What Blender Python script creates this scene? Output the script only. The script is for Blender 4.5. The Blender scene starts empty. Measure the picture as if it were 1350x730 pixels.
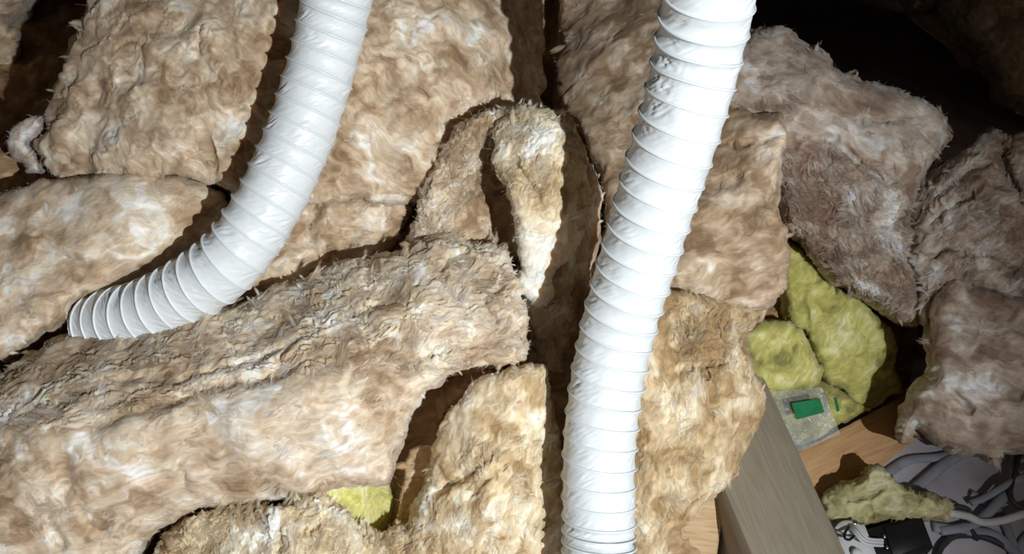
import bpy, math, random
import numpy as np
from mathutils import Matrix, Vector

# ------------------------------------------------------------------ camera, world, light, exposure
F = 1040.0                                   # focal length in pixels of the 1350 x 730 frame
CX, CY = 675.0, 365.0
H = 1.2                                      # camera height above the ceiling boards
PITCH = math.radians(48)
sc = bpy.context.scene
COL = sc.collection
cam_d = bpy.data.cameras.new('camera')
cam_d.sensor_width = 36.0
cam_d.lens = 36.0 * F / 1350.0
cam_d.clip_start = 0.02
cam = bpy.data.objects.new('camera', cam_d)
COL.objects.link(cam)
cam.location = (0, 0, H)
cam.rotation_euler = (math.pi / 2 - PITCH, 0, 0)
sc.camera = cam
RIGHT = np.array([1.0, 0, 0])
DOWN = np.array([0, -math.sin(PITCH), -math.cos(PITCH)])
FWD = np.array([0, math.cos(PITCH), -math.sin(PITCH)])
BASIS = np.stack([RIGHT, DOWN, FWD])         # rows: image right, image down, forward
ORG = np.array([0, 0, H])

world = bpy.data.worlds.new('warm_shadow_fill')
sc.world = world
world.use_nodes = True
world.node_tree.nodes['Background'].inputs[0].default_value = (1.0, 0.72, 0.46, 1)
world.node_tree.nodes['Background'].inputs[1].default_value = 0.115  # even warm fill added so that shadows come out brown

LAMP = np.array([0.66, 0.27, -0.60])         # hand torch held to the right of and below the lens
AIM = np.array([-0.57, 0.06, 1.10])
lamp_d = bpy.data.lights.new('hand_torch', 'SPOT')
lamp_d.energy = 176
lamp_d.color = (0.985, 1.0, 0.995)
lamp_d.spot_size = math.radians(91)
lamp_d.spot_blend = 1.0
lamp_d.shadow_soft_size = 0.008
lamp = bpy.data.objects.new('hand_torch', lamp_d)
COL.objects.link(lamp)
lamp.location = Vector(ORG + LAMP @ BASIS)
lamp.rotation_euler = Vector((AIM - LAMP) @ BASIS).to_track_quat('-Z', 'Y').to_euler()

vs = sc.view_settings
vs.view_transform = 'Standard'
vs.look = 'None'
vs.gamma = 1.0
vs.use_curve_mapping = False
vs.exposure = 0.0
sc.cycles.max_bounces = 12
sc.cycles.transparent_max_bounces = 40
sc.cycles.diffuse_bounces = 9

# ------------------------------------------------------------------ helpers
rng = np.random.default_rng(7)
random.seed(7)


def to_world(c):
    """camera-frame metres (right, down, forward) to world"""
    return np.asarray(c, dtype=np.float64) @ BASIS + ORG


def unproj(px, py, d):
    px, py, d = np.broadcast_arrays(np.asarray(px, float), np.asarray(py, float), np.asarray(d, float))
    return np.stack([(px - CX) / F * d, (py - CY) / F * d, d], -1)


def on_plane(px, py, z):
    """camera-frame point where the pixel ray meets the horizontal plane z"""
    r = unproj(px, py, 1.0)
    w = r @ BASIS
    t = (z - H) / w[..., 2]
    return r * t[..., None] if r.ndim > 1 else r * t


_perm = np.random.default_rng(3).permutation(256).astype(np.int32)
_perm = np.concatenate([_perm, _perm, _perm])
_g = np.random.default_rng(4).normal(size=(256, 3)).astype(np.float32)
_g /= np.linalg.norm(_g, axis=1, keepdims=True)


def perlin(p, seed=0):
    p = np.asarray(p, np.float32) + np.float32(seed * 17.31)
    i = np.floor(p).astype(np.int32)
    f = p - i
    i &= 255
    u = f * f * f * (f * (f * 6 - 15) + 10)
    out = 0
    for dx in (0, 1):
        wx = u[:, 0] if dx else 1 - u[:, 0]
        a = _perm[i[:, 0] + dx]
        for dy in (0, 1):
            wy = u[:, 1] if dy else 1 - u[:, 1]
            b = _perm[a + i[:, 1] + dy]
            wxy = wx * wy
            for dz in (0, 1):
                wz = u[:, 2] if dz else 1 - u[:, 2]
                g = _g[_perm[b + i[:, 2] + dz]]
                out = out + wxy * wz * (g[:, 0] * (f[:, 0] - dx) + g[:, 1] * (f[:, 1] - dy) + g[:, 2] * (f[:, 2] - dz))
    return out * 1.5


def fbm(p, octaves=2, seed=0, gain=0.5):
    s, a = 0, 1.0
    for k in range(octaves):
        s = s + a * perlin(p * (2.03 ** k), seed + k)
        a *= gain
    return s


def smooth(a, b, x):
    t = np.clip((x - a) / (b - a), 0, 1)
    return t * t * (3 - 2 * t)


def catmull(pts, n=8, closed=True):
    pts = np.asarray(pts, float)
    m = len(pts)
    out = []
    for k in range(m if closed else m - 1):
        if closed:
            p0, p1, p2, p3 = (pts[(k + j) % m] for j in (-1, 0, 1, 2))
        else:
            p0, p1, p2, p3 = (pts[min(max(k + j, 0), m - 1)] for j in (-1, 0, 1, 2))
        t = np.linspace(0, 1, n, endpoint=False)[:, None]
        out.append(0.5 * ((2 * p1) + (-p0 + p2) * t + (2 * p0 - 5 * p1 + 4 * p2 - p3) * t ** 2 + (-p0 + 3 * p1 - 3 * p2 + p3) * t ** 3))
    if not closed:
        out.append(pts[-1:])
    return np.concatenate(out)


def poly_sd(poly, x, y):
    """signed distance (inside positive) to a closed polygon, and the nearest point on it"""
    best = np.full(x.shape, 1e9)
    nx, ny = np.zeros_like(x), np.zeros_like(y)
    inside = np.zeros(x.shape, bool)
    n = len(poly)
    for k in range(n):
        ax, ay = poly[k]
        bx, by = poly[(k + 1) % n]
        ex, ey = bx - ax, by - ay
        L = ex * ex + ey * ey + 1e-9
        t = np.clip(((x - ax) * ex + (y - ay) * ey) / L, 0, 1)
        qx, qy = ax + t * ex, ay + t * ey
        d = (x - qx) ** 2 + (y - qy) ** 2
        m = d < best
        best[m] = d[m]
        nx[m] = qx[m]
        ny[m] = qy[m]
        if ey != 0:
            c = ((ay > y) != (by > y)) & (x < ex * (y - ay) / ey + ax)
            inside ^= c
    s = np.sqrt(best)
    return np.where(inside, s, -s), nx, ny


def line_d(line, x, y):
    best = np.full(x.shape, 1e9)
    par = np.zeros(x.shape)
    n = len(line) - 1
    for k in range(n):
        ax, ay = line[k]
        bx, by = line[k + 1]
        ex, ey = bx - ax, by - ay
        t = np.clip(((x - ax) * ex + (y - ay) * ey) / (ex * ex + ey * ey + 1e-9), 0, 1)
        d = (x - ax - t * ex) ** 2 + (y - ay - t * ey) ** 2
        m = d < best
        best[m] = d[m]
        par[m] = (k + t[m]) / n
    return np.sqrt(best), 1 - np.abs(2 * par - 1) ** 3


def tps(ctrl):
    c = np.asarray(ctrl, float)
    xy, z = c[:, :2] / 300.0, c[:, 2]
    n = len(c)

    def k(a, b):
        r2 = ((a[:, None] - b[None]) ** 2).sum(-1)
        return 0.5 * r2 * np.log(r2 + 1e-12)
    if n < 3:
        return lambda x, y: np.full(x.shape, z.mean())
    A = np.zeros((n + 3, n + 3))
    A[:n, :n] = k(xy, xy) + np.eye(n) * 0.02
    A[:n, n] = 1
    A[:n, n + 1:] = xy
    A[n:, :n] = A[:n, n:].T
    w = np.linalg.solve(A, np.concatenate([z, np.zeros(3)]))

    def f(x, y):
        q = np.stack([x, y], -1) / 300.0
        return k(q, xy) @ w[:n] + w[n] + q @ w[n + 1:]
    return f


def mesh_obj(name, verts, faces, mat, parent=None, attrs=None, shade=True, world_space=False):
    """verts in camera frame; faces: list of int arrays (n,3) or (n,4)"""
    me = bpy.data.meshes.new(name)
    v = np.asarray(verts, float)
    v = v if world_space else to_world(v)
    faces = [np.asarray(f, np.int32) for f in faces if len(f)]
    loops = np.concatenate([f.ravel() for f in faces])
    sizes = np.concatenate([np.full(len(f), f.shape[1], np.int32) for f in faces])
    starts = np.concatenate([[0], np.cumsum(sizes)[:-1]]).astype(np.int32)
    me.vertices.add(len(v))
    me.vertices.foreach_set('co', v.astype(np.float32).ravel())
    me.loops.add(len(loops))
    me.loops.foreach_set('vertex_index', loops)
    me.polygons.add(len(sizes))
    me.polygons.foreach_set('loop_start', starts)
    me.polygons.foreach_set('loop_total', sizes)
    me.update(calc_edges=True)
    if shade:
        me.polygons.foreach_set('use_smooth', np.ones(len(sizes), bool))
    for an, (typ, arr) in (attrs or {}).items():
        a = me.attributes.new(an, typ, 'POINT')
        a.data.foreach_set('color' if typ == 'FLOAT_COLOR' else 'vector', np.ascontiguousarray(arr, np.float32).ravel())
    me.materials.append(mat)
    me.validate()
    o = bpy.data.objects.new(name, me)
    COL.objects.link(o)
    if parent is not None:
        o.parent = parent
    return o


def tag(o, label=None, cat=None, group=None, kind=None):
    for k, v in (('label', label), ('category', cat), ('group', group), ('kind', kind)):
        if v:
            o[k] = v
    return o


def empty(name, c):
    o = bpy.data.objects.new(name, None)
    o.empty_display_size = 0.05
    COL.objects.link(o)
    o.location = Vector(to_world(c))
    return o


def adopt(o, parent):
    """parent without moving (mesh data is in world coordinates)"""
    o.parent = parent
    o.matrix_parent_inverse = Matrix.Translation(parent.location).inverted()
    return o


# ------------------------------------------------------------------ materials
def new_mat(name):
    m = bpy.data.materials.new(name)
    m.use_nodes = True
    nt = m.node_tree
    b = nt.nodes['Principled BSDF']
    return m, nt, b


def N(nt, typ, **kw):
    n = nt.nodes.new(typ)
    for k, v in kw.items():
        setattr(n, k, v)
    return n


def wool_material(name, sss=0.0):
    m, nt, b = new_mat(name)
    ca = N(nt, 'ShaderNodeAttribute', attribute_name='wool_color')
    fa = N(nt, 'ShaderNodeAttribute', attribute_name='fibre')
    n1 = N(nt, 'ShaderNodeTexNoise')
    n1.inputs['Scale'].default_value = 0.55
    n1.inputs['Detail'].default_value = 4
    n1.inputs['Roughness'].default_value = 0.65
    n2 = N(nt, 'ShaderNodeTexNoise')
    n2.inputs['Scale'].default_value = 0.16
    n2.inputs['Detail'].default_value = 3
    n2.inputs['Distortion'].default_value = 0.6
    for n in (n1, n2):
        nt.links.new(fa.outputs['Vector'], n.inputs['Vector'])
    r = N(nt, 'ShaderNodeMapRange')
    r.inputs['From Min'].default_value = 0.3
    r.inputs['From Max'].default_value = 0.7
    r.inputs['To Min'].default_value = 0.78
    r.inputs['To Max'].default_value = 1.16
    nt.links.new(n2.outputs['Fac'], r.inputs['Value'])
    mul = N(nt, 'ShaderNodeMix', data_type='RGBA', blend_type='MULTIPLY')
    mul.inputs[0].default_value = 1.0
    nt.links.new(ca.outputs['Color'], mul.inputs[6])
    nt.links.new(r.outputs['Result'], mul.inputs[7])
    nt.links.new(mul.outputs[2], b.inputs['Base Color'])
    bump = N(nt, 'ShaderNodeBump')
    bump.inputs['Strength'].default_value = 0.2
    bump.inputs['Distance'].default_value = 0.0016
    nt.links.new(n1.outputs['Fac'], bump.inputs['Height'])
    nt.links.new(bump.outputs['Normal'], b.inputs['Normal'])
    b.inputs['Roughness'].default_value = 0.95
    b.inputs['Specular IOR Level'].default_value = 0.12
    b.inputs['Sheen Weight'].default_value = 0.1
    b.inputs['Subsurface Weight'].default_value = 0.4
    b.inputs['Subsurface Radius'].default_value = (1.0, 0.42, 0.15)
    b.inputs['Subsurface Scale'].default_value = 0.026
    return m


def flake_material(name):
    m = wool_material(name)
    nt = m.node_tree
    b = nt.nodes['Principled BSDF']
    b.inputs['Subsurface Weight'].default_value = 0.25
    at = N(nt, 'ShaderNodeAttribute', attribute_name='flake')
    fa = N(nt, 'ShaderNodeAttribute', attribute_name='fibre')
    ln = N(nt, 'ShaderNodeVectorMath', operation='MULTIPLY')
    ln.inputs[1].default_value = (1, 1, 0)
    nt.links.new(at.outputs['Vector'], ln.inputs[0])
    le = N(nt, 'ShaderNodeVectorMath', operation='LENGTH')
    nt.links.new(ln.outputs['Vector'], le.inputs[0])
    no = N(nt, 'ShaderNodeTexNoise')
    no.inputs['Scale'].default_value = 0.42
    no.inputs['Detail'].default_value = 3
    nt.links.new(fa.outputs['Vector'], no.inputs['Vector'])
    ad = N(nt, 'ShaderNodeMath', operation='MULTIPLY_ADD')
    ad.inputs[1].default_value = 1.3
    nt.links.new(no.outputs['Fac'], ad.inputs[0])
    nt.links.new(le.outputs['Value'], ad.inputs[2])
    mr = N(nt, 'ShaderNodeMapRange')
    mr.inputs['From Min'].default_value = 0.9
    mr.inputs['From Max'].default_value = 1.42
    mr.inputs['To Min'].default_value = 0.95
    mr.inputs['To Max'].default_value = 0.0
    nt.links.new(ad.outputs['Value'], mr.inputs['Value'])
    nt.links.new(mr.outputs['Result'], b.inputs['Alpha'])
    return m


def flat_mat(name, col, rough=0.6, spec=0.3, metallic=0.0, noise=None, bump=None):
    """noise: (scale, dark factor); bump: (scale, distance)"""
    m, nt, b = new_mat(name)
    b.inputs['Base Color'].default_value = (*col, 1)
    b.inputs['Roughness'].default_value = rough
    b.inputs['Specular IOR Level'].default_value = spec
    b.inputs['Metallic'].default_value = metallic
    tc = N(nt, 'ShaderNodeTexCoord')
    if noise:
        n = N(nt, 'ShaderNodeTexNoise')
        n.inputs['Scale'].default_value = noise[0]
        n.inputs['Detail'].default_value = 5
        nt.links.new(tc.outputs['Object'], n.inputs['Vector'])
        r = N(nt, 'ShaderNodeMapRange')
        r.inputs['From Min'].default_value = 0.3
        r.inputs['From Max'].default_value = 0.7
        nt.links.new(n.outputs['Fac'], r.inputs['Value'])
        mx = N(nt, 'ShaderNodeMix', data_type='RGBA')
        mx.inputs[6].default_value = (*[c * noise[1] for c in col], 1)
        mx.inputs[7].default_value = (*col, 1)
        nt.links.new(r.outputs['Result'], mx.inputs[0])
        nt.links.new(mx.outputs[2], b.inputs['Base Color'])
    if bump:
        n = N(nt, 'ShaderNodeTexNoise')
        n.inputs['Scale'].default_value = bump[0]
        n.inputs['Detail'].default_value = 4
        nt.links.new(tc.outputs['Object'], n.inputs['Vector'])
        bp = N(nt, 'ShaderNodeBump')
        bp.inputs['Distance'].default_value = bump[1]
        bp.inputs['Strength'].default_value = 0.6
        nt.links.new(n.outputs['Fac'], bp.inputs['Height'])
        nt.links.new(bp.outputs['Normal'], b.inputs['Normal'])
    return m


def timber_mat(name, c1, c2, scale=1.0):
    m, nt, b = new_mat(name)
    fa = N(nt, 'ShaderNodeAttribute', attribute_name='grain')
    n = N(nt, 'ShaderNodeTexNoise')
    n.inputs['Scale'].default_value = 0.22 * scale
    n.inputs['Detail'].default_value = 6
    n.inputs['Distortion'].default_value = 0.4
    nt.links.new(fa.outputs['Vector'], n.inputs['Vector'])
    r = N(nt, 'ShaderNodeMapRange')
    r.inputs['From Min'].default_value = 0.32
    r.inputs['From Max'].default_value = 0.68
    nt.links.new(n.outputs['Fac'], r.inputs['Value'])
    mx = N(nt, 'ShaderNodeMix', data_type='RGBA')
    mx.inputs[6].default_value = (*c1, 1)
    mx.inputs[7].default_value = (*c2, 1)
    nt.links.new(r.outputs['Result'], mx.inputs[0])
    nt.links.new(mx.outputs[2], b.inputs['Base Color'])
    bp = N(nt, 'ShaderNodeBump')
    bp.inputs['Distance'].default_value = 0.0004
    bp.inputs['Strength'].default_value = 0.3
    nt.links.new(n.outputs['Fac'], bp.inputs['Height'])
    nt.links.new(bp.outputs['Normal'], b.inputs['Normal'])
    b.inputs['Roughness'].default_value = 0.8
    b.inputs['Specular IOR Level'].default_value = 0.15
    return m


WOOL = wool_material('glass_wool')
WISP = flake_material('feathery_wool')
VINYL, vnt, vb = new_mat('white_vinyl')
vb.inputs['Base Color'].default_value = (0.71, 0.77, 0.81, 1)
vb.inputs['Roughness'].default_value = 0.34
vb.inputs['Specular IOR Level'].default_value = 0.45
ROOF = flat_mat('dark_roofing_felt', (0.02, 0.018, 0.017), 0.95, 0.05, noise=(8, 0.5))
BOARD = flat_mat('dusty_ceiling_board', (0.66, 0.64, 0.72), 0.9, 0.1, noise=(9, 0.55), bump=(60, 0.002))
GREY_TIMBER = timber_mat('grey_timber', (0.23, 0.20, 0.15), (0.29, 0.255, 0.20))
ORANGE_TIMBER = timber_mat('orange_timber', (0.50, 0.28, 0.13), (0.62, 0.40, 0.22))
TAN_TIMBER = timber_mat('tan_timber', (0.42, 0.29, 0.16), (0.60, 0.45, 0.28))
BLACK = flat_mat('black_plastic', (0.012, 0.013, 0.018), 0.5, 0.3, noise=(40, 0.6))
WHITE_PL = flat_mat('white_plastic', (0.78, 0.82, 0.84), 0.25, 0.5, noise=(60, 0.85))
GREY_CABLE = flat_mat('grey_cable_sheath', (0.32, 0.35, 0.42), 0.55, 0.3, noise=(30, 0.7))
DARK_CABLE = flat_mat('dark_cable_sheath', (0.05, 0.05, 0.06), 0.55, 0.3, noise=(30, 0.6))
WHITE_CABLE = flat_mat('white_cable_sheath', (0.60, 0.62, 0.66), 0.45, 0.35, noise=(30, 0.85))
STEEL = flat_mat('screw_steel', (0.6, 0.6, 0.6), 0.3, 0.5, 1.0, noise=(80, 0.7))
GREEN = flat_mat('green_print', (0.02, 0.22, 0.09), 0.75, 0.15, noise=(60, 0.75))

# clear plastic wrap: thin glossy film
FILM, fnt, fb = new_mat('clear_plastic_film')
fb.inputs['Base Color'].default_value = (0.75, 0.80, 0.80, 1)
fb.inputs['Roughness'].default_value = 0.28
ftr = N(fnt, 'ShaderNodeBsdfTransparent')
fmx = N(fnt, 'ShaderNodeMixShader')
ftc = N(fnt, 'ShaderNodeTexCoord')
fno = N(fnt, 'ShaderNodeTexNoise')
fno.inputs['Scale'].default_value = 14
fno.inputs['Detail'].default_value = 4
fnt.links.new(ftc.outputs['Object'], fno.inputs['Vector'])
frg = N(fnt, 'ShaderNodeMapRange')
frg.inputs['From Min'].default_value = 0.35
frg.inputs['From Max'].default_value = 0.75
frg.inputs['To Min'].default_value = 0.05
frg.inputs['To Max'].default_value = 0.34
fnt.links.new(fno.outputs['Fac'], frg.inputs['Value'])
fnt.links.new(frg.outputs['Result'], fmx.inputs[0])
fnt.links.new(ftr.outputs[0], fmx.inputs[1])
fnt.links.new(fb.outputs[0], fmx.inputs[2])
fnt.links.new(fmx.outputs[0], fnt.nodes['Material Output'].inputs[0])

# ------------------------------------------------------------------ large structure


def box_world(name, lo, hi, mat, kind=None):
    x0, y0, z0 = lo
    x1, y1, z1 = hi
    v = [(x, y, z) for x in (x0, x1) for y in (y0, y1) for z in (z0, z1)]
    f = np.array([(0, 1, 3, 2), (4, 6, 7, 5), (0, 4, 5, 1), (2, 3, 7, 6), (0, 2, 6, 4), (1, 5, 7, 3)])
    return tag(mesh_obj(name, v, [f], mat, shade=False, world_space=True), kind=kind)


box_world('floor', (-2.6, -1.6, -0.02), (2.6, 2.9, 0.0), BOARD, 'structure')
# sloping roof underside, from the eaves ahead up and back over the camera
rv = [(-2.6, 2.9, 0.0), (2.6, 2.9, 0.0), (2.6, -1.6, 3.8), (-2.6, -1.6, 3.8)]
rv = np.array(rv + [(a, b + 0.03, c + 0.03) for a, b, c in rv])
tag(mesh_obj('ceiling', rv, [np.array([(0, 1, 2, 3), (7, 6, 5, 4), (0, 4, 5, 1), (1, 5, 6, 2), (2, 6, 7, 3), (3, 7, 4, 0)])], ROOF, shade=False, world_space=True), kind='structure')

# ------------------------------------------------------------------ mineral wool
PAL = dict(
    tan=((0.29, 0.195, 0.115), (0.50, 0.378, 0.26), (0.69, 0.585, 0.45), (0.86, 0.845, 0.80)),
    grey=((0.23, 0.155, 0.115), (0.39, 0.31, 0.25), (0.53, 0.465, 0.405), (0.74, 0.755, 0.78)),  # greyed wool: paints the cool dim light into the right-hand batts
    cream=((0.36, 0.24, 0.12), (0.58, 0.45, 0.28), (0.77, 0.67, 0.49), (0.88, 0.87, 0.81)),
    yellow=((0.25, 0.24, 0.09), (0.50, 0.48, 0.15), (0.64, 0.62, 0.23), (0.77, 0.76, 0.46)),
    dirty=((0.25, 0.20, 0.08), (0.42, 0.39, 0.20), (0.52, 0.50, 0.29), (0.60, 0.58, 0.42)),
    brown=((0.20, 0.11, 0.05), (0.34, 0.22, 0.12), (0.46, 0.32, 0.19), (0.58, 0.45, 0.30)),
)
STEP = 1.7
SEED = [0]


def wool(name, outline, ctrl, thick=0.12, R=34, Rd=0.035, pal='tan', angle=20, amp=(9, 5.0, 2.2, 0.7), lam=(75, 26, 13),
         creases=(), bumps=(), patches=(), zones=(), ragged=3.2, step=STEP, strands=700, strand_len=11, tone=0.0,
         parent=None, push=(0, 0.25), flake=1.0, flakes=None, flake_len=17):
    """one piece of mineral wool: a closed, thick, fibrous lump.
    outline: silhouette of its front; ctrl: (x, y, depth) points of its front surface; creases: (line, width, depth mm);
    bumps: (x, y, radius, mm); patches: (x, y, radius, tone); zones: (polygon, feather, kind, strength)"""
    SEED[0] += 1
    sd = SEED[0]
    poly = catmull(outline, 7)
    pd = np.concatenate([poly * 0.045, np.full((len(poly), 1), sd * 3.7)], 1)
    pd2 = np.concatenate([poly * 0.3, np.full((len(poly), 1), sd * 5.1)], 1)
    poly = poly + ragged * 1.6 * np.stack([perlin(pd, 1), perlin(pd, 2)], 1) + ragged * 0.9 * np.stack([perlin(pd2, 3), perlin(pd2, 4)], 1)
    x0, y0 = poly.min(0) - 2
    x1, y1 = poly.max(0) + 2
    gx, gy = np.meshgrid(np.arange(x0, x1, step), np.arange(y0, y1, step))
    ny, nx = gx.shape
    sdist, qx, qy = poly_sd(poly, gx, gy)
    ins = sdist > 0
    cell = ins[:-1, :-1] & ins[1:, :-1] & ins[:-1, 1:] & ins[1:, 1:]
    idx = np.arange(ny * nx).reshape(ny, nx)
    quads = np.stack([idx[:-1, :-1][cell], idx[:-1, 1:][cell], idx[1:, 1:][cell], idx[1:, :-1][cell]], 1)
    used = np.unique(quads)
    remap = np.full(ny * nx, -1, np.int64)
    remap[used] = np.arange(len(used))
    quads = remap[quads]
    px, py, sd_ = gx.ravel()[used], gy.ravel()[used], sdist.ravel()[used]
    ox, oy = qx.ravel()[used], qy.ravel()[used]
    # boundary edges
    e = np.concatenate([quads[:, [0, 1]], quads[:, [1, 2]], quads[:, [2, 3]], quads[:, [3, 0]]])
    key = e.min(1) * len(used) + e.max(1)
    u, first, cnt = np.unique(key, return_index=True, return_counts=True)
    be = e[first[cnt == 1]]
    bv = np.unique(be)
    px[bv], py[bv], sd_[bv] = ox[bv], oy[bv], 0
    # front depth
    f = tps(ctrl)
    z = f(px, py)
    d = np.clip(sd_ / R, 0, 1)
    z = z + Rd * (1 - np.sqrt(np.clip(1 - (1 - d) ** 2, 0, 1)))
    for line, w, dep in creases:
        q, taper = line_d(np.asarray(line, float), px + 3 * perlin(np.stack([px * 0.05, py * 0.05, px * 0], 1), 9), py + 3 * perlin(np.stack([px * 0.05, py * 0.05, px * 0], 1), 11))
        z = z + dep / 1000 * taper * np.exp(-(q / w) ** 2)
    for bx, by, br, bm in bumps:
        z = z - bm / 1000 * np.exp(-((px - bx) ** 2 + (py - by) ** 2) / br ** 2)
    nfront = len(px)
    front = unproj(px, py, z)
    # rim rings going back
    cxm, cym = px.mean(), py.mean()
    K = 9
    bmap = np.full(nfront, -1, np.int64)
    bmap[bv] = np.arange(len(bv))
    bp = front[bv]
    ctr = np.array([*unproj(cxm, cym, 1.0)[:2] * z.mean(), 0])
    rings = []
    for k in range(1, K + 1):
        t = k / K
        q = bp.copy()
        q[:, 2] += thick * t
        q[:, :2] += bp[:, :2] / bp[:, 2:3] * thick * t * 0.8
        q[:, 0] += push[0] * thick * t
        q[:, 1] += push[1] * thick * t * 0.3
        shrink = 1 - 0.10 * t ** 3
        q[:, :2] = ctr[:2] + (q[:, :2] - ctr[:2]) * shrink
        rings.append(q)
    verts = np.concatenate([front] + rings + [np.array([[ctr[0], ctr[1], z.mean() + thick]])])
    nb = len(bv)
    rq = []
    a0, b0 = be[:, 0], be[:, 1]
    pa, pb = a0, b0
    for k in range(K):
        na = nfront + k * nb + bmap[a0]
        nbb = nfront + k * nb + bmap[b0]
        rq.append(np.stack([pb, pa, na, nbb], 1))
        pa, pb = na, nbb
    cap = np.stack([pb, pa, np.full(len(pa), len(verts) - 1)], 1)
    allq = np.concatenate([quads] + rq)
    # image-down grid: (0,1,2,3) runs right then down, which faces the viewer after flipping
    allq = allq[:, ::-1]
    cap = cap[:, ::-1]
    # normals
    fn = np.cross(verts[allq[:, 1]] - verts[allq[:, 0]], verts[allq[:, 3]] - verts[allq[:, 0]])
    nrm = np.zeros_like(verts)
    for c in range(4):
        for ax in range(3):
            nrm[:, ax] += np.bincount(allq[:, c], fn[:, ax], len(verts))
    nrm /= np.linalg.norm(nrm, axis=1, keepdims=True) + 1e-12
    if nrm[:nfront, 2].mean() > 0:
        nrm = -nrm
    # noise
    q = (verts * 1000).astype(np.float32)
    so = np.float32(sd * 211.0)
    q = q + so
    vpx = np.concatenate([px, np.tile(px[bv], K), [cxm]])
    vpy = np.concatenate([py, np.tile(py[bv], K), [cym]])
    zl = np.zeros(len(verts)); zc = np.zeros(len(verts)); zs = np.zeros(len(verts))
    for zp, feather, kind, st in zones:
        w = st * smooth(-feather, feather, poly_sd(catmull(zp, 4), vpx, vpy)[0])
        if kind == 'layers':
            zl = np.maximum(zl, w)
        elif kind == 'curly':
            zc = np.maximum(zc, w)
        else:
            zs = np.maximum(zs, w)
    warp = np.stack([perlin(q / 48, s) for s in (21, 22, 23)], 1)
    warp2 = np.stack([perlin(q / 17, s) for s in (31, 32, 33)], 1)
    qw = q + 16 * warp + 5 * warp2
    ca, sa = math.cos(math.radians(angle)), math.sin(math.radians(angle))
    # fibre coordinates: along, across, depth  (image angle measured up from the right)
    al = qw[:, 0] * ca - qw[:, 1] * sa
    ac = qw[:, 0] * sa + qw[:, 1] * ca
    fib = np.stack([al / 7, ac, qw[:, 2]], 1)
    A1, A2, A3, A4 = amp
    # direction wanders: a second, strongly bent set of coordinates for flakes and clumps
    big = np.stack([perlin(q / 34, s) for s in (24, 25, 26)], 1)
    qb = q + 26 * big + 9 * warp2
    bl = qb[:, 0] * ca - qb[:, 1] * sa
    bc = qb[:, 0] * sa + qb[:, 1] * ca
    an = np.stack([bl * 0.75, bc * 1.15, qb[:, 2]], 1)
    lump = fbm(q / lam[0], 2, 41)
    sab = lambda n, e: np.sqrt(n * n + e)
    b1 = sab(perlin(an / (lam[1] * 1.35), 44), 0.006)
    b2 = sab(perlin(an / (lam[1] * 0.6), 45), 0.012)
    b3 = sab(perlin(an / (lam[1] * 0.26), 46), 0.02)
    rough = smooth(-0.1, 0.6, perlin(q / 42, 49) + 0.5 * perlin(q / 19, 50))
    puff = np.power(b1, 0.8) * 1.25 + (0.22 + 0.5 * rough) * b2 + (0.03 + 0.35 * rough) * b3 - 0.6
    # torn sheets: terraces of a wandering field, so that flakes overlap with curved edges
    tf = 2.6 * fbm(np.stack([bl / 62, bc / 30, qb[:, 2] / 40], 1), 2, 47) + 0.25 * b3
    s1 = tf % 1.0
    saw = np.where(s1 < 0.78, s1 / 0.78, (1 - s1) / 0.22)
    saw = saw * saw * (3 - 2 * saw) - 0.5
    tf2 = 2.2 * fbm(np.stack([bl / 30, bc / 13, qb[:, 2] / 18], 1), 2, 53)
    s2 = tf2 % 1.0
    saw = saw + rough * 0.5 * (np.where(s2 < 0.84, s2 / 0.84, (1 - s2) / 0.16) - 0.5)
    fm = smooth(0.0, 0.4, perlin(q / 36, 48))
    f1 = perlin(np.stack([bl / 14, bc / 2.6, qb[:, 2] / 4.5], 1), 51)
    f2 = perlin(np.stack([al / 26, ac / 5.5, qw[:, 2] / 9], 1), 52)
    cur = np.abs(perlin((q + 9 * warp2) / 10.0, 54)) + 0.6 * np.abs(perlin((q + 5 * warp2) / 4.4, 55)) - 0.35
    damp = 1 - 0.75 * zs
    disp = A1 * lump + damp * 0.72 * (A2 * puff + A3 * flake * saw * fm + A4 * (0.3 + rough) * (f1 + 0.6 * f2))
    if zl.any():
        lw = 2.4 * fbm(np.stack([al / 75 + 0.5 * big[:, 0], ac / 17 + 0.5 * big[:, 1], qw[:, 2] / 30], 1), 2, 57) % 1.0
        ls = np.where(lw < 0.78, lw / 0.78, (1 - lw) / 0.22)
        ls = ls * ls * (3 - 2 * ls) - 0.5
        f3 = perlin(np.stack([al / 22 + big[:, 0], ac / 4.2 + 0.8 * big[:, 2], qw[:, 2] / 6], 1), 58)
        lm = 0.25 + np.clip(perlin(np.stack([al / 50, ac / 20, qw[:, 2] / 20], 1), 59) * 1.5 + 0.35, 0, 1)
        disp = disp + zl * (5.2 * ls * lm + 1.3 * f3 * (0.3 + rough))
    disp = disp + zc * 5.0 * cur
    verts = verts + nrm * (disp / 1000)[:, None]
    # colour: mottled like the wool itself; a few patches paint shade in hollows
    n1 = fbm(q / 62, 3, 61)
    n2 = fbm(an / 33, 3, 64)
    n4 = fbm(an / 52, 3, 68)
    n3 = perlin(np.stack([bl / 16, bc / 3.6, qb[:, 2] / 6], 1), 67)
    t = 1.32 + tone + 0.85 * n1 + 0.95 * n2 + 0.3 * n3 + 0.9 * smooth(0.18, 0.55, n4) - 0.8 * smooth(0.15, 0.5, -n4)
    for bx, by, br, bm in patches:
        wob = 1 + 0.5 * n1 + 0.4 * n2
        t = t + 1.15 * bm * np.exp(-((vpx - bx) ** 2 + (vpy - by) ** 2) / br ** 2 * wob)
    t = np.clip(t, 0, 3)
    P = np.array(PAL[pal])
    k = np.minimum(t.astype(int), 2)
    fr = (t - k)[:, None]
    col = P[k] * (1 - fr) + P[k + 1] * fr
    colr = np.concatenate([col, np.ones((len(col), 1))], 1)
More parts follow.
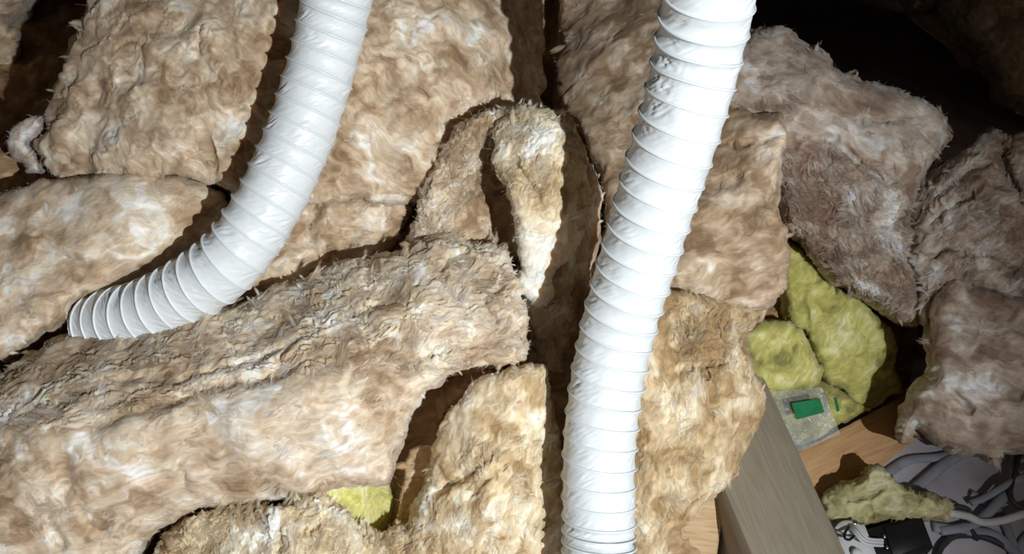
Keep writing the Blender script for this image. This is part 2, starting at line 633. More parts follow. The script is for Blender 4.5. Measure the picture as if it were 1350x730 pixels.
    o = mesh_obj(name, verts, [allq, cap], WOOL, parent, {'wool_color': ('FLOAT_COLOR', colr), 'fibre': ('FLOAT_VECTOR', fib)})
    if strands:
        wt = np.exp(-sd_ / 7.0) * 1.0 + 0.10 + 0.35 * zc[:nfront] + 0.25 * zl[:nfront]
        wt /= wt.sum()
        pick = rng.choice(nfront, strands, p=wt)
        base, nn = verts[pick], nrm[pick]
        along = np.array([ca, -sa, 0.0])
        jit = rng.normal(size=(strands, 3)) * 0.55
        sgn = np.where(rng.random(strands) < 0.5, -1, 1)[:, None]
        dr = along * sgn * 0.7 + nn * 0.45 + jit
        dr /= np.linalg.norm(dr, axis=1, keepdims=True)
        S = 5
        Ls = strand_len / 1000 * rng.uniform(0.35, 1.5, strands)[:, None]
        curl = np.cross(dr, rng.normal(size=(strands, 3)))
        curl /= np.linalg.norm(curl, axis=1, keepdims=True) + 1e-9
        cv = rng.normal(0, 1.0, (strands, 1))
        side = np.cross(dr, np.array([0, 0, 1.0]) + 0.4 * rng.normal(size=(strands, 3)))
        side /= np.linalg.norm(side, axis=1, keepdims=True) + 1e-9
        wd = rng.uniform(0.15, 0.42, (strands, 1)) / 1000
        rows = []
        for k in range(S + 1):
            tt = k / S
            c = base - nn * 0.001 + dr * Ls * tt + curl * cv * Ls * 0.9 * tt * tt - nn * Ls * 0.5 * tt * tt
            w = wd * (1 - 0.75 * tt)
            rows += [c - side * w, c + side * w]
        sv = np.stack(rows, 1).reshape(-1, 3)
        off = (np.arange(strands) * 2 * (S + 1))[:, None]
        sf = np.concatenate([off + np.array([[2 * k, 2 * k + 1, 2 * k + 3, 2 * k + 2]]) for k in range(S)])
        scol = np.clip(np.repeat(colr[pick], 2 * (S + 1), 0) * 1.12, 0, 0.9)
        scol[:, 3] = 1
        sfib = np.repeat(fib[pick], 2 * (S + 1), 0)
        so_ = mesh_obj('loose_fibres', sv, [sf], WOOL, o, {'wool_color': ('FLOAT_COLOR', scol), 'fibre': ('FLOAT_VECTOR', sfib)})
        so_['kind'] = 'stuff'
    # feathery flakes: thin torn shreds lying on the surface, one edge lifted
    area = px.size * step * step
    nf = int(area / 700 + area / 60 * float((np.maximum(zc, zl)[:nfront]).mean())) if flakes is None else flakes
    if nf:
        w = 0.04 + 0.22 * rough[:nfront] + 0.8 * np.maximum(zc, zl)[:nfront] * (0.3 + rough[:nfront]) - 0.03 * zs[:nfront] + 0.35 * np.exp(-sd_ / 6.0)
        pick = rng.choice(nfront, nf, p=w / w.sum())
        grid = np.full((ny, nx), -1, np.int64)
        gi, gj = np.divmod(used, nx)
        grid[gi, gj] = np.arange(nfront)
        nu, nv = 7, 5
        uu, vv = np.meshgrid(np.linspace(-1, 1, nu), np.linspace(-1, 1, nv))
        uu, vv = uu.ravel(), vv.ravel()
        hl = flake_len * np.exp(rng.normal(0, 0.45, nf))[:, None] * 0.62
        hw = hl * rng.uniform(0.16, 0.42, nf)[:, None]
        th = math.radians(angle) + 0.9 * big[pick, 0] * 2 + rng.normal(0, 0.35, nf)
        th = th[:, None]
        bend = rng.normal(0, 0.25, nf)[:, None]
        uo = uu[None] * hl
        vo = vv[None] * hw + bend * hl * uu[None] ** 2
        dx = (uo * np.cos(th) + vo * np.sin(th)) * 0.93
        dy = (-uo * np.sin(th) + vo * np.cos(th)) * 0.93
        fx, fy = px[pick][:, None] + dx, py[pick][:, None] + dy
        ci = np.clip(np.rint((fy - y0) / step).astype(int), 0, ny - 1)
        cj = np.clip(np.rint((fx - x0) / step).astype(int), 0, nx - 1)
        g = grid[ci, cj]
        zsurf = np.where(g >= 0, verts[np.maximum(g, 0), 2], 1e3)
        zb = verts[pick, 2][:, None]
        zsurf = np.where(zsurf > zb + 0.012, zb + 0.003 + 0.004 * (uu[None] ** 2), zsurf)
        zsurf = np.maximum(zsurf, zb - 0.012)
        lift = (0.0008 + rng.uniform(0.0, 0.0032, nf)[:, None] * (0.5 + 0.5 * vv[None]) ** 2 + rng.uniform(0, 0.0028, nf)[:, None] * (0.5 + 0.5 * uu[None]) ** 2)
        lift = lift * (0.12 + 0.88 * np.clip(np.maximum(zc, zl)[pick] + np.exp(-sd_[pick] / 6.0), 0, 1))[:, None]
        zf = zsurf - lift
        # average a little so shreds stay smooth
        zg = zf.reshape(nf, nv, nu)
        zg[:, :, 1:-1] = (zg[:, :, :-2] + 2 * zg[:, :, 1:-1] + zg[:, :, 2:]) / 4
        zg[:, 1:-1] = (zg[:, :-2] + 2 * zg[:, 1:-1] + zg[:, 2:]) / 4
        fv = unproj(fx, fy, zg.reshape(nf, -1)).reshape(-1, 3)
        gi = np.arange(nu * nv).reshape(nv, nu)
        cq = np.stack([gi[:-1, :-1], gi[1:, :-1], gi[1:, 1:], gi[:-1, 1:]], -1).reshape(-1, 4)
        fq = (cq[None] + (np.arange(nf) * nu * nv)[:, None, None]).reshape(-1, 4)
        tf_ = np.clip(t[pick] + rng.normal(0.15, 0.3, nf), 0, 3)
        k = np.minimum(tf_.astype(int), 2)
        fr = (tf_ - k)[:, None]
        fc = np.repeat(np.concatenate([P[k] * (1 - fr) + P[k + 1] * fr, np.ones((nf, 1))], 1), nu * nv, 0)
        ffib = np.stack([(uo / 6), vo, np.repeat(rng.uniform(0, 900, nf)[:, None], nu * nv, 1)], -1).reshape(-1, 3)
        fuv = np.stack([np.broadcast_to(uu[None], (nf, nu * nv)), np.broadcast_to(vv[None], (nf, nu * nv)), np.zeros((nf, nu * nv))], -1).reshape(-1, 3)
        fo = mesh_obj('loose_flakes', fv, [fq], WISP, o, {'wool_color': ('FLOAT_COLOR', fc), 'fibre': ('FLOAT_VECTOR', ffib), 'flake': ('FLOAT_VECTOR', fuv)})
        fo['kind'] = 'stuff'
    return o


# bed of loft insulation lying under the heap (seen dark in the gaps)
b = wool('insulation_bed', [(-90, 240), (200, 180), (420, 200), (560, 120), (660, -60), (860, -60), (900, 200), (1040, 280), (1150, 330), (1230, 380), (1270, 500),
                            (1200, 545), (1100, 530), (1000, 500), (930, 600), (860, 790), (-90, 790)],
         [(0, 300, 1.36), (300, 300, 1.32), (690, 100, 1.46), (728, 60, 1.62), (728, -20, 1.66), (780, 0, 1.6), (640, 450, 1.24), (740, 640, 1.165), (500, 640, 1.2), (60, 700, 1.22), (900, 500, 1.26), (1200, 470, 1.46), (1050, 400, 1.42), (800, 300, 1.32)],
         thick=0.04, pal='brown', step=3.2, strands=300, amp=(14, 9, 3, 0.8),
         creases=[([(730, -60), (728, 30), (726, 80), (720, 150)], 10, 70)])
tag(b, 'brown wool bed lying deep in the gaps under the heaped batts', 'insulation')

b = wool('insulation_batt', [(122, -80), (116, 5), (104, 30), (92, 52), (83, 86), (68, 114), (60, 150), (58, 175), (47, 187), (52, 210), (60, 222), (84, 234), (137, 232), (205, 226),
                             (274, 242), (330, 262), (412, 269), (470, 265), (500, 268), (545, 266), (556, 262), (600, 262), (660, 240), (706, 160), (712, 100), (716, 0), (716, -80)],
         [(120, 40, 1.26), (70, 200, 1.24), (200, 60, 1.20), (200, 180, 1.17), (360, 100, 1.185), (350, 20, 1.17), (360, 240, 1.185), (520, 60, 1.185), (500, 200, 1.185), (600, 120, 1.185), (650, 60, 1.23), (685, 60, 1.32), (715, 50, 1.40), (700, 130, 1.31), (520, 262, 1.20), (300, -60, 1.25), (560, -60, 1.24)],
         thick=0.2, R=26, Rd=0.03, angle=-40, amp=(9, 7.0, 3.4, 0.6), lam=(70, 30, 17),
         creases=[([(258, 150), (275, 205), (285, 235)], 5, 14), ([(270, 20), (258, 80), (300, 120)], 5, 6), ([(160, 85), (190, 115)], 6, 10),
                  ([(50, 205), (110, 222), (200, 218)], 5, 10), ([(590, 40), (620, 85)], 6, 8), ([(540, 100), (565, 130), (560, 160)], 5, 8)],
         bumps=[(140, 60, 40, 10), (80, 175, 18, 16), (320, 190, 30, 12), (225, 200, 40, 8), (470, 70, 35, 10), (560, 210, 40, 8), (160, 205, 35, 10)],
         patches=[(300, 160, 22, 1.0), (160, 160, 20, 0.7), (560, 50, 40, 0.7), (540, 180, 30, 0.8), (590, 70, 22, -0.9), (500, 45, 24, -0.7), (520, 90, 30, -0.5), (220, 130, 40, -0.5), (290, 30, 30, 0.4), (310, 30, 18, -0.7), (450, 220, 40, -0.2), (100, 170, 20, 0.5)],
         strands=1600)
tag(b, 'broad tan batt standing across the back behind the curving white duct', 'insulation')

b = wool('wool_tuft', [(8, 178), (20, 160), (42, 150), (56, 154), (50, 172), (36, 186), (46, 205), (56, 226), (40, 232), (30, 214), (14, 204), (8, 192)],
         [(30, 175, 1.26), (40, 220, 1.28), (15, 190, 1.27)], thick=0.06, R=14, Rd=0.02, pal='grey', amp=(3, 4, 2, 0.6), strands=160, tone=0.7, step=1.4)
tag(b, 'small pale grey tuft at the left end of the back batt', 'insulation')

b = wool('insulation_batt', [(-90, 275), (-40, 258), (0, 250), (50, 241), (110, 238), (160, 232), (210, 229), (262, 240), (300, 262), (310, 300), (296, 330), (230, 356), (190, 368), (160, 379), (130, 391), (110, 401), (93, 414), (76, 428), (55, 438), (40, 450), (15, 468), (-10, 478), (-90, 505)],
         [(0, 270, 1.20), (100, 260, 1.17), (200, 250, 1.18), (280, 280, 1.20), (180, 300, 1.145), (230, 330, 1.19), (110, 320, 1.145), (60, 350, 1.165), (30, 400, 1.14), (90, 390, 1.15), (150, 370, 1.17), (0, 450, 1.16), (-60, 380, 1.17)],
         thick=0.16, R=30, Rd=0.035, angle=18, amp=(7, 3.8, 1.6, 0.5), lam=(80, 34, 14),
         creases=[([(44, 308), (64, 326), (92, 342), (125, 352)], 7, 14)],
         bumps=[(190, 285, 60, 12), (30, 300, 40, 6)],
         patches=[(95, 285, 30, 1.3), (155, 262, 32, 1.2), (205, 280, 30, 1.2), (60, 320, 20, -0.7), (60, 365, 18, -0.8), (130, 305, 24, -0.4), (10, 380, 30, 0.7), (30, 440, 30, 0.6)],  # brown patches at the crease and hollow paint in their shade
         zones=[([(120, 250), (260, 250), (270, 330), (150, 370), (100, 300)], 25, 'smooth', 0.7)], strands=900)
tag(b, 'plump tan batt bulging left of the curving duct with whitish patches', 'insulation')

b = wool('insulation_offcut', [(318, 380), (340, 250), (410, 258), (470, 260), (536, 264), (532, 290), (522, 316), (500, 345), (430, 370), (360, 410)],
         [(350, 300, 1.215), (400, 290, 1.225), (470, 290, 1.225), (520, 280, 1.24), (450, 350, 1.25), (360, 380, 1.21)],
         thick=0.1, R=14, Rd=0.02, angle=10, amp=(4, 4.5, 2.5, 0.6), creases=[([(424, 262), (412, 290), (404, 330)], 8, 26)],
         zones=[([(430, 270), (530, 270), (520, 330), (430, 340)], 12, 'curly', 0.5)], strands=500)
tag(b, 'narrow tan strip in the gap under the back batt right of the curving duct', 'insulation')

b = wool('insulation_batt', [(-90, 530), (-40, 508), (0, 488), (30, 468), (60, 455), (92, 442), (150, 437), (205, 424), (270, 410), (335, 387), (390, 371), (421, 353), (478, 341), (520, 327), (545, 322),
                             (563, 311), (592, 304), (617, 314), (640, 319), (668, 326), (680, 360), (690, 400), (696, 440), (690, 470), (652, 481), (613, 487), (585, 499), (562, 516), (543, 540),
                             (531, 564), (520, 588), (516, 612), (513, 626), (499, 637), (470, 642), (439, 646), (400, 652), (335, 662), (270, 670), (236, 682), (206, 700), (180, 726), (150, 790), (-90, 800)],
         [(0, 500, 1.12), (60, 480, 1.11), (150, 450, 1.11), (300, 420, 1.12), (420, 370, 1.13), (560, 325, 1.135), (640, 335, 1.13), (150, 510, 1.05), (300, 470, 1.055), (450, 420, 1.06), (560, 390, 1.065), (670, 400, 1.07),
          (60, 560, 1.02), (200, 560, 1.005), (350, 540, 1.0), (440, 530, 1.01), (520, 500, 1.035), (620, 470, 1.065), (500, 600, 1.04), (400, 620, 1.03), (300, 630, 1.045), (200, 660, 1.06), (100, 680, 1.045), (20, 700, 1.05), (0, 600, 1.03)],
         thick=0.17, R=26, Rd=0.03, angle=17, amp=(8, 4.6, 2.0, 0.6), lam=(80, 30, 13),
         creases=[([(120, 560), (180, 545), (240, 522), (300, 505), (350, 495), (400, 478)], 7, 20), ([(60, 540), (110, 515), (180, 500), (240, 485)], 6, 10), ([(150, 505), (250, 500), (320, 478), (420, 440)], 5, 10),
                  ([(620, 330), (590, 345), (580, 360)], 4, 14), ([(430, 430), (480, 410), (510, 395)], 4, 10), ([(540, 480), (600, 460), (660, 450)], 4, 9),
                  ([(75, 595), (90, 640), (80, 660)], 9, 12), ([(100, 660), (140, 700)], 7, 12), ([(60, 690), (90, 725)], 7, 12), ([(250, 610), (240, 650)], 10, 8), ([(670, 360), (640, 400), (660, 430)], 4, 8)],
         bumps=[(330, 575, 60, 10), (440, 580, 45, 12), (160, 600, 60, 8), (400, 520, 25, 8), (30, 570, 30, 6), (380, 620, 25, 8)],
         patches=[(340, 535, 40, 0.7), (440, 575, 60, 0.5), (395, 525, 24, 0.6), (280, 570, 60, 0.4), (160, 620, 70, 0.4), (370, 600, 50, 0.5), (480, 600, 30, 0.4), (350, 560, 14, -0.5), (540, 570, 20, 0.4), (620, 440, 16, 0.8), (130, 520, 22, 0.7), (420, 400, 40, 0.4), (570, 440, 20, 0.5),
                  (100, 620, 24, -0.5), (220, 640, 30, -0.4), (320, 630, 25, -0.5), (210, 500, 30, -0.3), (500, 540, 30, -0.2), (60, 480, 30, -0.2), (480, 470, 30, -0.3), (520, 400, 20, -0.4), (660, 370, 20, -0.4)],
         zones=[([(0, 500), (150, 445), (420, 360), (600, 310), (680, 330), (690, 460), (560, 490), (400, 490), (240, 530), (100, 560), (10, 560)], 14, 'layers', 1.0),
                ([(430, 345), (600, 310), (680, 330), (690, 460), (560, 460), (430, 420)], 20, 'curly', 0.35),
                ([(280, 520), (420, 500), (510, 560), (500, 630), (300, 640)], 20, 'smooth', 0.6)], strands=3600, tone=0.15)
tag(b, 'largest batt across the lower left with layered cut edge along its top', 'insulation')

b = wool('yellow_wool', [(425, 640), (470, 625), (500, 632), (520, 655), (520, 690), (500, 705), (470, 700), (430, 680)],
         [(450, 660, 1.10), (475, 660, 1.095), (500, 680, 1.16), (510, 650, 1.18)], thick=0.06, R=14, Rd=0.015, pal='yellow', amp=(3, 3, 1, 0.4), strands=60, tone=0.5, step=1.5)
tag(b, 'small yellow wool lump peeping out under the largest batt', 'insulation')

b = wool('insulation_offcut', [(175, 800), (196, 745), (212, 722), (226, 700), (244, 684), (272, 670), (300, 663), (335, 660), (352, 664), (372, 662), (392, 648), (405, 644), (425, 648), (440, 664), (462, 672), (478, 688), (498, 702), (530, 692), (560, 690), (575, 720), (575, 800)],
         [(200, 730, 1.06), (270, 690, 1.06), (330, 700, 1.035), (410, 670, 1.05), (420, 710, 1.03), (470, 710, 1.06), (530, 720, 1.09), (300, 780, 1.06)],
         thick=0.1, R=18, Rd=0.03, angle=60, pal='cream', amp=(7, 7, 3, 0.6), lam=(50, 26, 12),
         bumps=[(362, 682, 18, 16), (418, 660, 18, 10), (440, 700, 28, 14), (380, 720, 20, 10), (250, 690, 25, 8)],
         creases=[([(368, 680), (372, 710), (365, 740)], 6, 18), ([(400, 665), (415, 675)], 6, 16), ([(330, 665), (345, 700)], 5, 12), ([(470, 690), (490, 720)], 6, 12)],
         patches=[(362, 682, 18, 0.8), (425, 655, 14, 0.6), (300, 670, 25, -0.7), (280, 710, 30, 0.3)],
         zones=[([(200, 690), (400, 650), (480, 690), (560, 700), (560, 800), (160, 800)], 10, 'curly', 1.7)], strands=1300, strand_len=12, tone=-0.15)
tag(b, 'ragged curly wool offcut at the bottom below the largest batt', 'insulation')

b = wool('insulation_batt', [(516, 800), (530, 722), (527, 700), (548, 668), (560, 640), (566, 605), (576, 575), (585, 552), (600, 530), (620, 510), (645, 493), (675, 485), (700, 481), (712, 484), (722, 500), (735, 560), (740, 640), (745, 800)],
         [(560, 690, 1.07), (570, 620, 1.085), (600, 550, 1.08), (640, 510, 1.05), (700, 490, 1.06), (640, 600, 1.03), (690, 560, 1.055), (730, 600, 1.11), (690, 680, 1.055), (620, 700, 1.04), (735, 700, 1.12), (560, 740, 1.07)],
         thick=0.14, R=20, Rd=0.03, angle=62, pal='cream', amp=(6, 4.5, 2.6, 0.7), lam=(60, 22, 12),
         creases=[([(565, 655), (590, 640), (625, 618)], 5, 14), ([(640, 580), (625, 620), (655, 590)], 5, 8), ([(610, 660), (680, 600)], 4, 8)],
         patches=[(630, 525, 40, 0.7), (560, 660, 16, 1.2), (545, 690, 12, 1.0), (650, 560, 25, -0.8), (640, 600, 20, -0.7), (690, 520, 30, -0.2), (600, 700, 40, -0.4), (700, 700, 20, 0.6)],
         zones=[([(600, 600), (700, 560), (710, 730), (530, 730)], 15, 'layers', 0.6)], strands=1500)
tag(b, 'cream batt standing on end just left of the foot of the straight duct', 'insulation')
fl = wool('torn_flap', [(524, 700), (528, 660), (530, 630), (540, 600), (536, 596), (560, 588), (590, 575), (610, 580), (600, 640), (570, 690), (545, 705)],
          [(540, 600, 1.15), (535, 680, 1.15), (580, 600, 1.14), (570, 680, 1.15)], thick=0.02, R=5, Rd=0.006, pal='brown', amp=(3, 1.5, 0.6, 0.2), strands=30, tone=1.2, step=1.5)
adopt(fl, b)
fl['label'] = 'thin brown torn flap on its left side'
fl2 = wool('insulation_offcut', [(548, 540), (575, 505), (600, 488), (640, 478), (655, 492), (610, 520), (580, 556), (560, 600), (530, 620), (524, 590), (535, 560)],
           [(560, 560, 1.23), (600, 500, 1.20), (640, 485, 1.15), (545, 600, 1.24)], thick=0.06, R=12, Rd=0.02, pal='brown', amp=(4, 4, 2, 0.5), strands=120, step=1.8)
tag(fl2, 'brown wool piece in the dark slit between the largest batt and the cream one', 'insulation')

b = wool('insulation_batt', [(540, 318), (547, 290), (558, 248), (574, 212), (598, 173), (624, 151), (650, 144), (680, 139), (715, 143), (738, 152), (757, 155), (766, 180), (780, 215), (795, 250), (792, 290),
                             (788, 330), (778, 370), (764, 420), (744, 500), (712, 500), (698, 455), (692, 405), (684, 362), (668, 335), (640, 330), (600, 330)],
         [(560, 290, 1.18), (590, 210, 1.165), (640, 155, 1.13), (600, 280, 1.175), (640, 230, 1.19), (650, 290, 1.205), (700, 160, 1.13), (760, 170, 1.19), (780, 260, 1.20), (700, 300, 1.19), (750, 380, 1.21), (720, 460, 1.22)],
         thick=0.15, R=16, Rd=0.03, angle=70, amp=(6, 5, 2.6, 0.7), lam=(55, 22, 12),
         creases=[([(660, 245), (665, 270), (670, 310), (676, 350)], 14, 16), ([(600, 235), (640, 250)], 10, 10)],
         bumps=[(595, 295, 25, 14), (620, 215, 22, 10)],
         patches=[(590, 285, 14, 1.1), (620, 222, 18, 0.8), (640, 255, 34, -1.4), (610, 275, 20, -0.5), (580, 240, 18, -0.3)],  # the strong brown patch paints shade into the arch's hollow
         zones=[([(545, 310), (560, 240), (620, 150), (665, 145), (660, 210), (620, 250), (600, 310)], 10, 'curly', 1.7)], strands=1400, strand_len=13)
tag(b, 'batt folded over into an arch in the middle between the two ducts', 'insulation')
fl = wool('folded_flap', [(655, 215), (652, 185), (656, 160), (672, 145), (694, 138), (718, 143), (738, 152), (752, 165), (768, 200), (776, 250), (772, 300), (756, 335), (735, 355), (724, 396), (706, 407), (697, 396), (684, 372), (687, 345), (682, 310), (676, 280), (668, 245)],
          [(665, 170, 1.11), (700, 150, 1.10), (690, 220, 1.07), (730, 200, 1.06), (745, 280, 1.065), (700, 290, 1.075), (705, 380, 1.13), (765, 260, 1.11)],
          thick=0.05, R=14, Rd=0.025, angle=68, pal='cream', amp=(5, 4, 2.2, 0.7), lam=(50, 18, 12),
          creases=[([(672, 200), (690, 235), (715, 262)], 5, 10)],
          patches=[(708, 330, 34, 1.5), (706, 380, 26, 1.4), (700, 165, 40, 0.7), (700, 260, 22, -0.5), (672, 215, 14, -0.5)],
          zones=[([(655, 160), (740, 150), (750, 260), (690, 260), (665, 220)], 14, 'curly', 1.1)], strands=1100, strand_len=14, tone=0.15)
adopt(fl, b)
fl['label'] = 'paler fold hanging down on its right'

b = wool('insulation_batt', [(738, -80), (741, 0), (738, 60), (728, 135), (760, 160), (795, 240), (800, 300), (790, 420), (800, 480), (860, 440), (905, 412), (960, 402), (1012, 402), (1030, 390), (1036, 360),
                             (1038, 310), (1031, 290), (1025, 250), (1026, 215), (1034, 195), (1037, 172), (1031, 150), (1010, 148), (985, 140), (960, 100), (940, 0), (910, -80)],
         [(740, 20, 1.52), (780, 60, 1.40), (850, 50, 1.34), (790, 200, 1.30), (860, 200, 1.24), (820, 320, 1.20), (900, 300, 1.15), (970, 200, 1.15), (1010, 170, 1.14), (1000, 280, 1.13), (1020, 350, 1.135), (930, 380, 1.13), (800, 440, 1.18), (900, 0, 1.36)],
         thick=0.16, R=12, Rd=0.025, angle=15, amp=(8, 4.5, 2.0, 0.6), lam=(75, 32, 15),
         creases=[([(960, 190), (1000, 185), (1034, 178)], 5, 10), ([(900, 290), (960, 300), (1020, 320)], 8, 6), ([(930, 245), (980, 230)], 7, 8)],
         patches=[(930, 350, 22, 0.8), (985, 260, 24, 0.7), (960, 280, 40, -0.4), (1000, 200, 24, 0.5), (1005, 150, 20, -0.4), (815, 100, 30, -0.3), (840, 30, 30, -0.3), (1000, 370, 24, 0.3)],
         strands=1500, tone=-0.5)
tag(b, 'tall tan batt standing directly behind the straight white duct', 'insulation')

b = wool('insulation_batt', [(800, 420), (850, 395), (885, 386), (960, 394), (1010, 402), (1000, 420), (988, 436), (986, 458), (996, 490), (1013, 512), (1004, 545), (989, 590), (974, 618), (957, 643), (934, 662), (905, 688), (882, 715), (866, 800), (800, 800), (790, 600)],
         [(860, 410, 1.09), (940, 400, 1.12), (1000, 408, 1.16), (940, 460, 1.09), (990, 500, 1.11), (870, 520, 1.06), (940, 560, 1.075), (990, 560, 1.12), (860, 650, 1.055), (930, 640, 1.10), (850, 720, 1.07), (810, 600, 1.10), (820, 720, 1.11)],
         thick=0.1, R=10, Rd=0.016, angle=78, pal='cream', amp=(5, 4.2, 2.6, 0.7), lam=(60, 22, 12), tone=-0.6,
         creases=[([(890, 490), (930, 478), (965, 480)], 5, 14), ([(905, 410), (905, 470)], 6, 8), ([(940, 640), (905, 665), (890, 690)], 5, 10), ([(925, 480), (935, 500)], 5, 12)],
         patches=[(920, 450, 34, -1.0), (880, 420, 20, -0.3), (960, 480, 26, -0.7), (860, 440, 14, 0.7), (900, 640, 16, 0.9), (960, 540, 24, 0.3), (880, 600, 14, -0.5), (850, 700, 20, 0.9), (940, 590, 20, -0.2)],
         zones=[([(890, 400), (980, 410), (985, 480), (900, 500)], 14, 'curly', 1.5), ([(840, 520), (960, 520), (930, 680), (840, 720)], 20, 'layers', 0.4)], strands=1600)
tag(b, 'cream strip hugging the right side of the straight duct, brown tear near its top', 'insulation')

b = wool('insulation_batt', [(955, 200), (958, 90), (985, 45), (1004, 37), (1030, 40), (1060, 54), (1088, 68), (1100, 88), (1122, 97), (1130, 92), (1140, 104), (1180, 113), (1203, 126), (1236, 141), (1250, 160), (1256, 180), (1246, 196),
                             (1226, 216), (1211, 240), (1202, 270), (1199, 330), (1210, 390), (1216, 424), (1192, 426), (1150, 400), (1110, 376), (1080, 346), (1056, 316), (1042, 302), (1030, 280), (1015, 230)],
         [(970, 100, 1.20), (1010, 60, 1.22), (1060, 100, 1.18), (1010, 160, 1.17), (1090, 160, 1.16), (1180, 130, 1.19), (1240, 170, 1.18), (1200, 220, 1.165), (1130, 200, 1.155), (1060, 200, 1.18), (1060, 270, 1.22), (1120, 280, 1.18), (1180, 300, 1.19), (1150, 370, 1.225), (1205, 410, 1.24), (1080, 330, 1.25)],
         thick=0.16, R=20, Rd=0.035, angle=-28, pal='grey', amp=(7, 3.8, 2.0, 0.6), lam=(70, 30, 14),
         creases=[([(1130, 162), (1170, 158), (1220, 152)], 5, 12), ([(1035, 190), (1060, 180), (1100, 185), (1130, 212), (1170, 240), (1205, 246)], 6, 12), ([(1095, 195), (1090, 220)], 6, 10), ([(1098, 85), (1110, 100)], 6, 10)],
         bumps=[(1190, 195, 40, 12), (1205, 140, 26, 10), (1070, 120, 40, 8)],
         patches=[(1190, 190, 40, 0.7), (1210, 140, 24, 0.9), (1110, 180, 30, 0.5), (1020, 50, 20, 0.9), (1050, 130, 50, -0.2), (1170, 280, 24, 0.4), (1070, 230, 24, -0.9), (1080, 280, 34, -0.7), (1120, 330, 30, -0.5), (1150, 270, 20, -0.3), (1165, 140, 12, -0.5), (1180, 370, 26, -0.4)],
         zones=[([(1035, 200), (1090, 195), (1200, 250), (1205, 420), (1110, 375), (1040, 300)], 12, 'curly', 1.2), ([(1035, 230), (1200, 260), (1205, 420), (1110, 375), (1040, 300)], 14, 'layers', 0.9)], strands=2000, tone=-0.25)
tag(b, 'batt greyed for dim light right of the straight duct with a fringed lower edge', 'insulation')

b = wool('insulation_batt', [(1199, 300), (1203, 268), (1214, 244), (1236, 222), (1264, 201), (1288, 187), (1292, 177), (1312, 169), (1330, 176), (1350, 172), (1540, 150), (1540, 440), (1350, 405), (1300, 392), (1260, 385), (1240, 392), (1218, 428), (1204, 392), (1197, 340)],
         [(1210, 290, 1.22), (1260, 220, 1.20), (1310, 185, 1.19), (1260, 290, 1.165), (1320, 260, 1.16), (1340, 340, 1.17), (1260, 360, 1.19), (1220, 390, 1.22), (1420, 250, 1.18), (1530, 260, 1.24)],
         thick=0.16, R=18, Rd=0.03, angle=35, pal='grey', amp=(8, 8, 4, 0.7), lam=(55, 26, 15), flake=1.3,
         creases=[([(1318, 175), (1326, 220), (1340, 250), (1350, 290)], 7, 22), ([(1225, 300), (1260, 270), (1300, 240)], 5, 12), ([(1215, 345), (1250, 330), (1300, 335), (1350, 370)], 6, 16), ([(1262, 205), (1300, 195)], 5, 10), ([(1230, 265), (1280, 225), (1310, 215)], 5, 12)],
         patches=[(1290, 190, 14, 0.8), (1240, 320, 24, -0.4), (1330, 220, 24, -0.3), (1310, 330, 40, -0.3), (1280, 270, 20, 0.2), (1235, 355, 16, 0.5)],
         zones=[([(1205, 260), (1320, 190), (1400, 250), (1350, 390), (1210, 390)], 16, 'layers', 0.8)], strands=1300, tone=-0.2)
tag(b, 'crumpled batt greyed for dim light at the right edge, above the smoother one', 'insulation')

b = wool('insulation_batt', [(1222, 446), (1228, 408), (1240, 380), (1262, 366), (1312, 380), (1350, 394), (1540, 430), (1540, 660), (1350, 598), (1322, 608), (1292, 602), (1252, 592), (1224, 572), (1206, 562), (1198, 580), (1190, 584), (1186, 556), (1206, 512), (1229, 490)],
         [(1235, 420, 1.19), (1270, 390, 1.165), (1340, 420, 1.14), (1290, 470, 1.13), (1240, 500, 1.15), (1330, 520, 1.12), (1260, 570, 1.15), (1210, 550, 1.19), (1310, 590, 1.16), (1420, 500, 1.12), (1530, 520, 1.2)],
         thick=0.14, R=20, Rd=0.035, angle=-20, pal='grey', amp=(8, 4, 1.8, 0.6), lam=(75, 34, 14),
         creases=[([(1248, 512), (1270, 530), (1284, 545)], 5, 16), ([(1318, 508), (1350, 525)], 6, 14), ([(1260, 420), (1290, 440)], 8, 6)],
         patches=[(1225, 565, 24, 0.7), (1260, 500, 30, 0.4), (1280, 410, 40, -0.3), (1330, 570, 30, -0.4), (1300, 530, 30, 0.3), (1240, 440, 20, -0.4)], strands=1200, tone=-0.15)
tag(b, 'smoother batt greyed for dim light at the right edge hanging over the grey cables', 'insulation')

# far dim pieces
b = wool('insulation_batt', [(1195, -80), (1205, -6), (1240, 4), (1250, 20), (1290, 70), (1310, 100), (1330, 140), (1440, 170), (1440, -80)],
         [(1250, 0, 1.9), (1320, 60, 1.8), (1340, 130, 1.85), (1420, 60, 1.75)], thick=0.3, R=20, Rd=0.06, pal='grey', step=2.2, strands=250, amp=(12, 10, 4, 0.8), lam=(90, 50, 24))
tag(b, 'dim far batt beyond the dark gap in the upper right corner', 'insulation')
b = wool('insulation_batt', [(-90, -80), (40, -80), (34, 0), (22, 14), (10, 30), (26, 50), (24, 85), (0, 105), (-90, 140)],
         [(0, 0, 1.85), (10, 70, 1.95), (-60, 50, 1.9)], thick=0.3, R=18, Rd=0.05, pal='tan', step=2.2, strands=150, amp=(10, 7, 4, 0.8), lam=(90, 50, 24))
tag(b, 'dim far batt beyond the dark gap in the upper left corner', 'insulation')

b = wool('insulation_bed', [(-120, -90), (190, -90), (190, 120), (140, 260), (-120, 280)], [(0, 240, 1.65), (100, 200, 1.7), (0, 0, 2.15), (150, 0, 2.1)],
         thick=0.06, pal='brown', step=4, strands=0, flakes=0, amp=(16, 10, 3, 0.8), lam=(90, 50, 20), tone=-0.9)  # added bed, coloured dark to stand in for the unlit hollow
tag(b, 'dark wool bed added to blacken the hollow at the upper left', 'insulation')

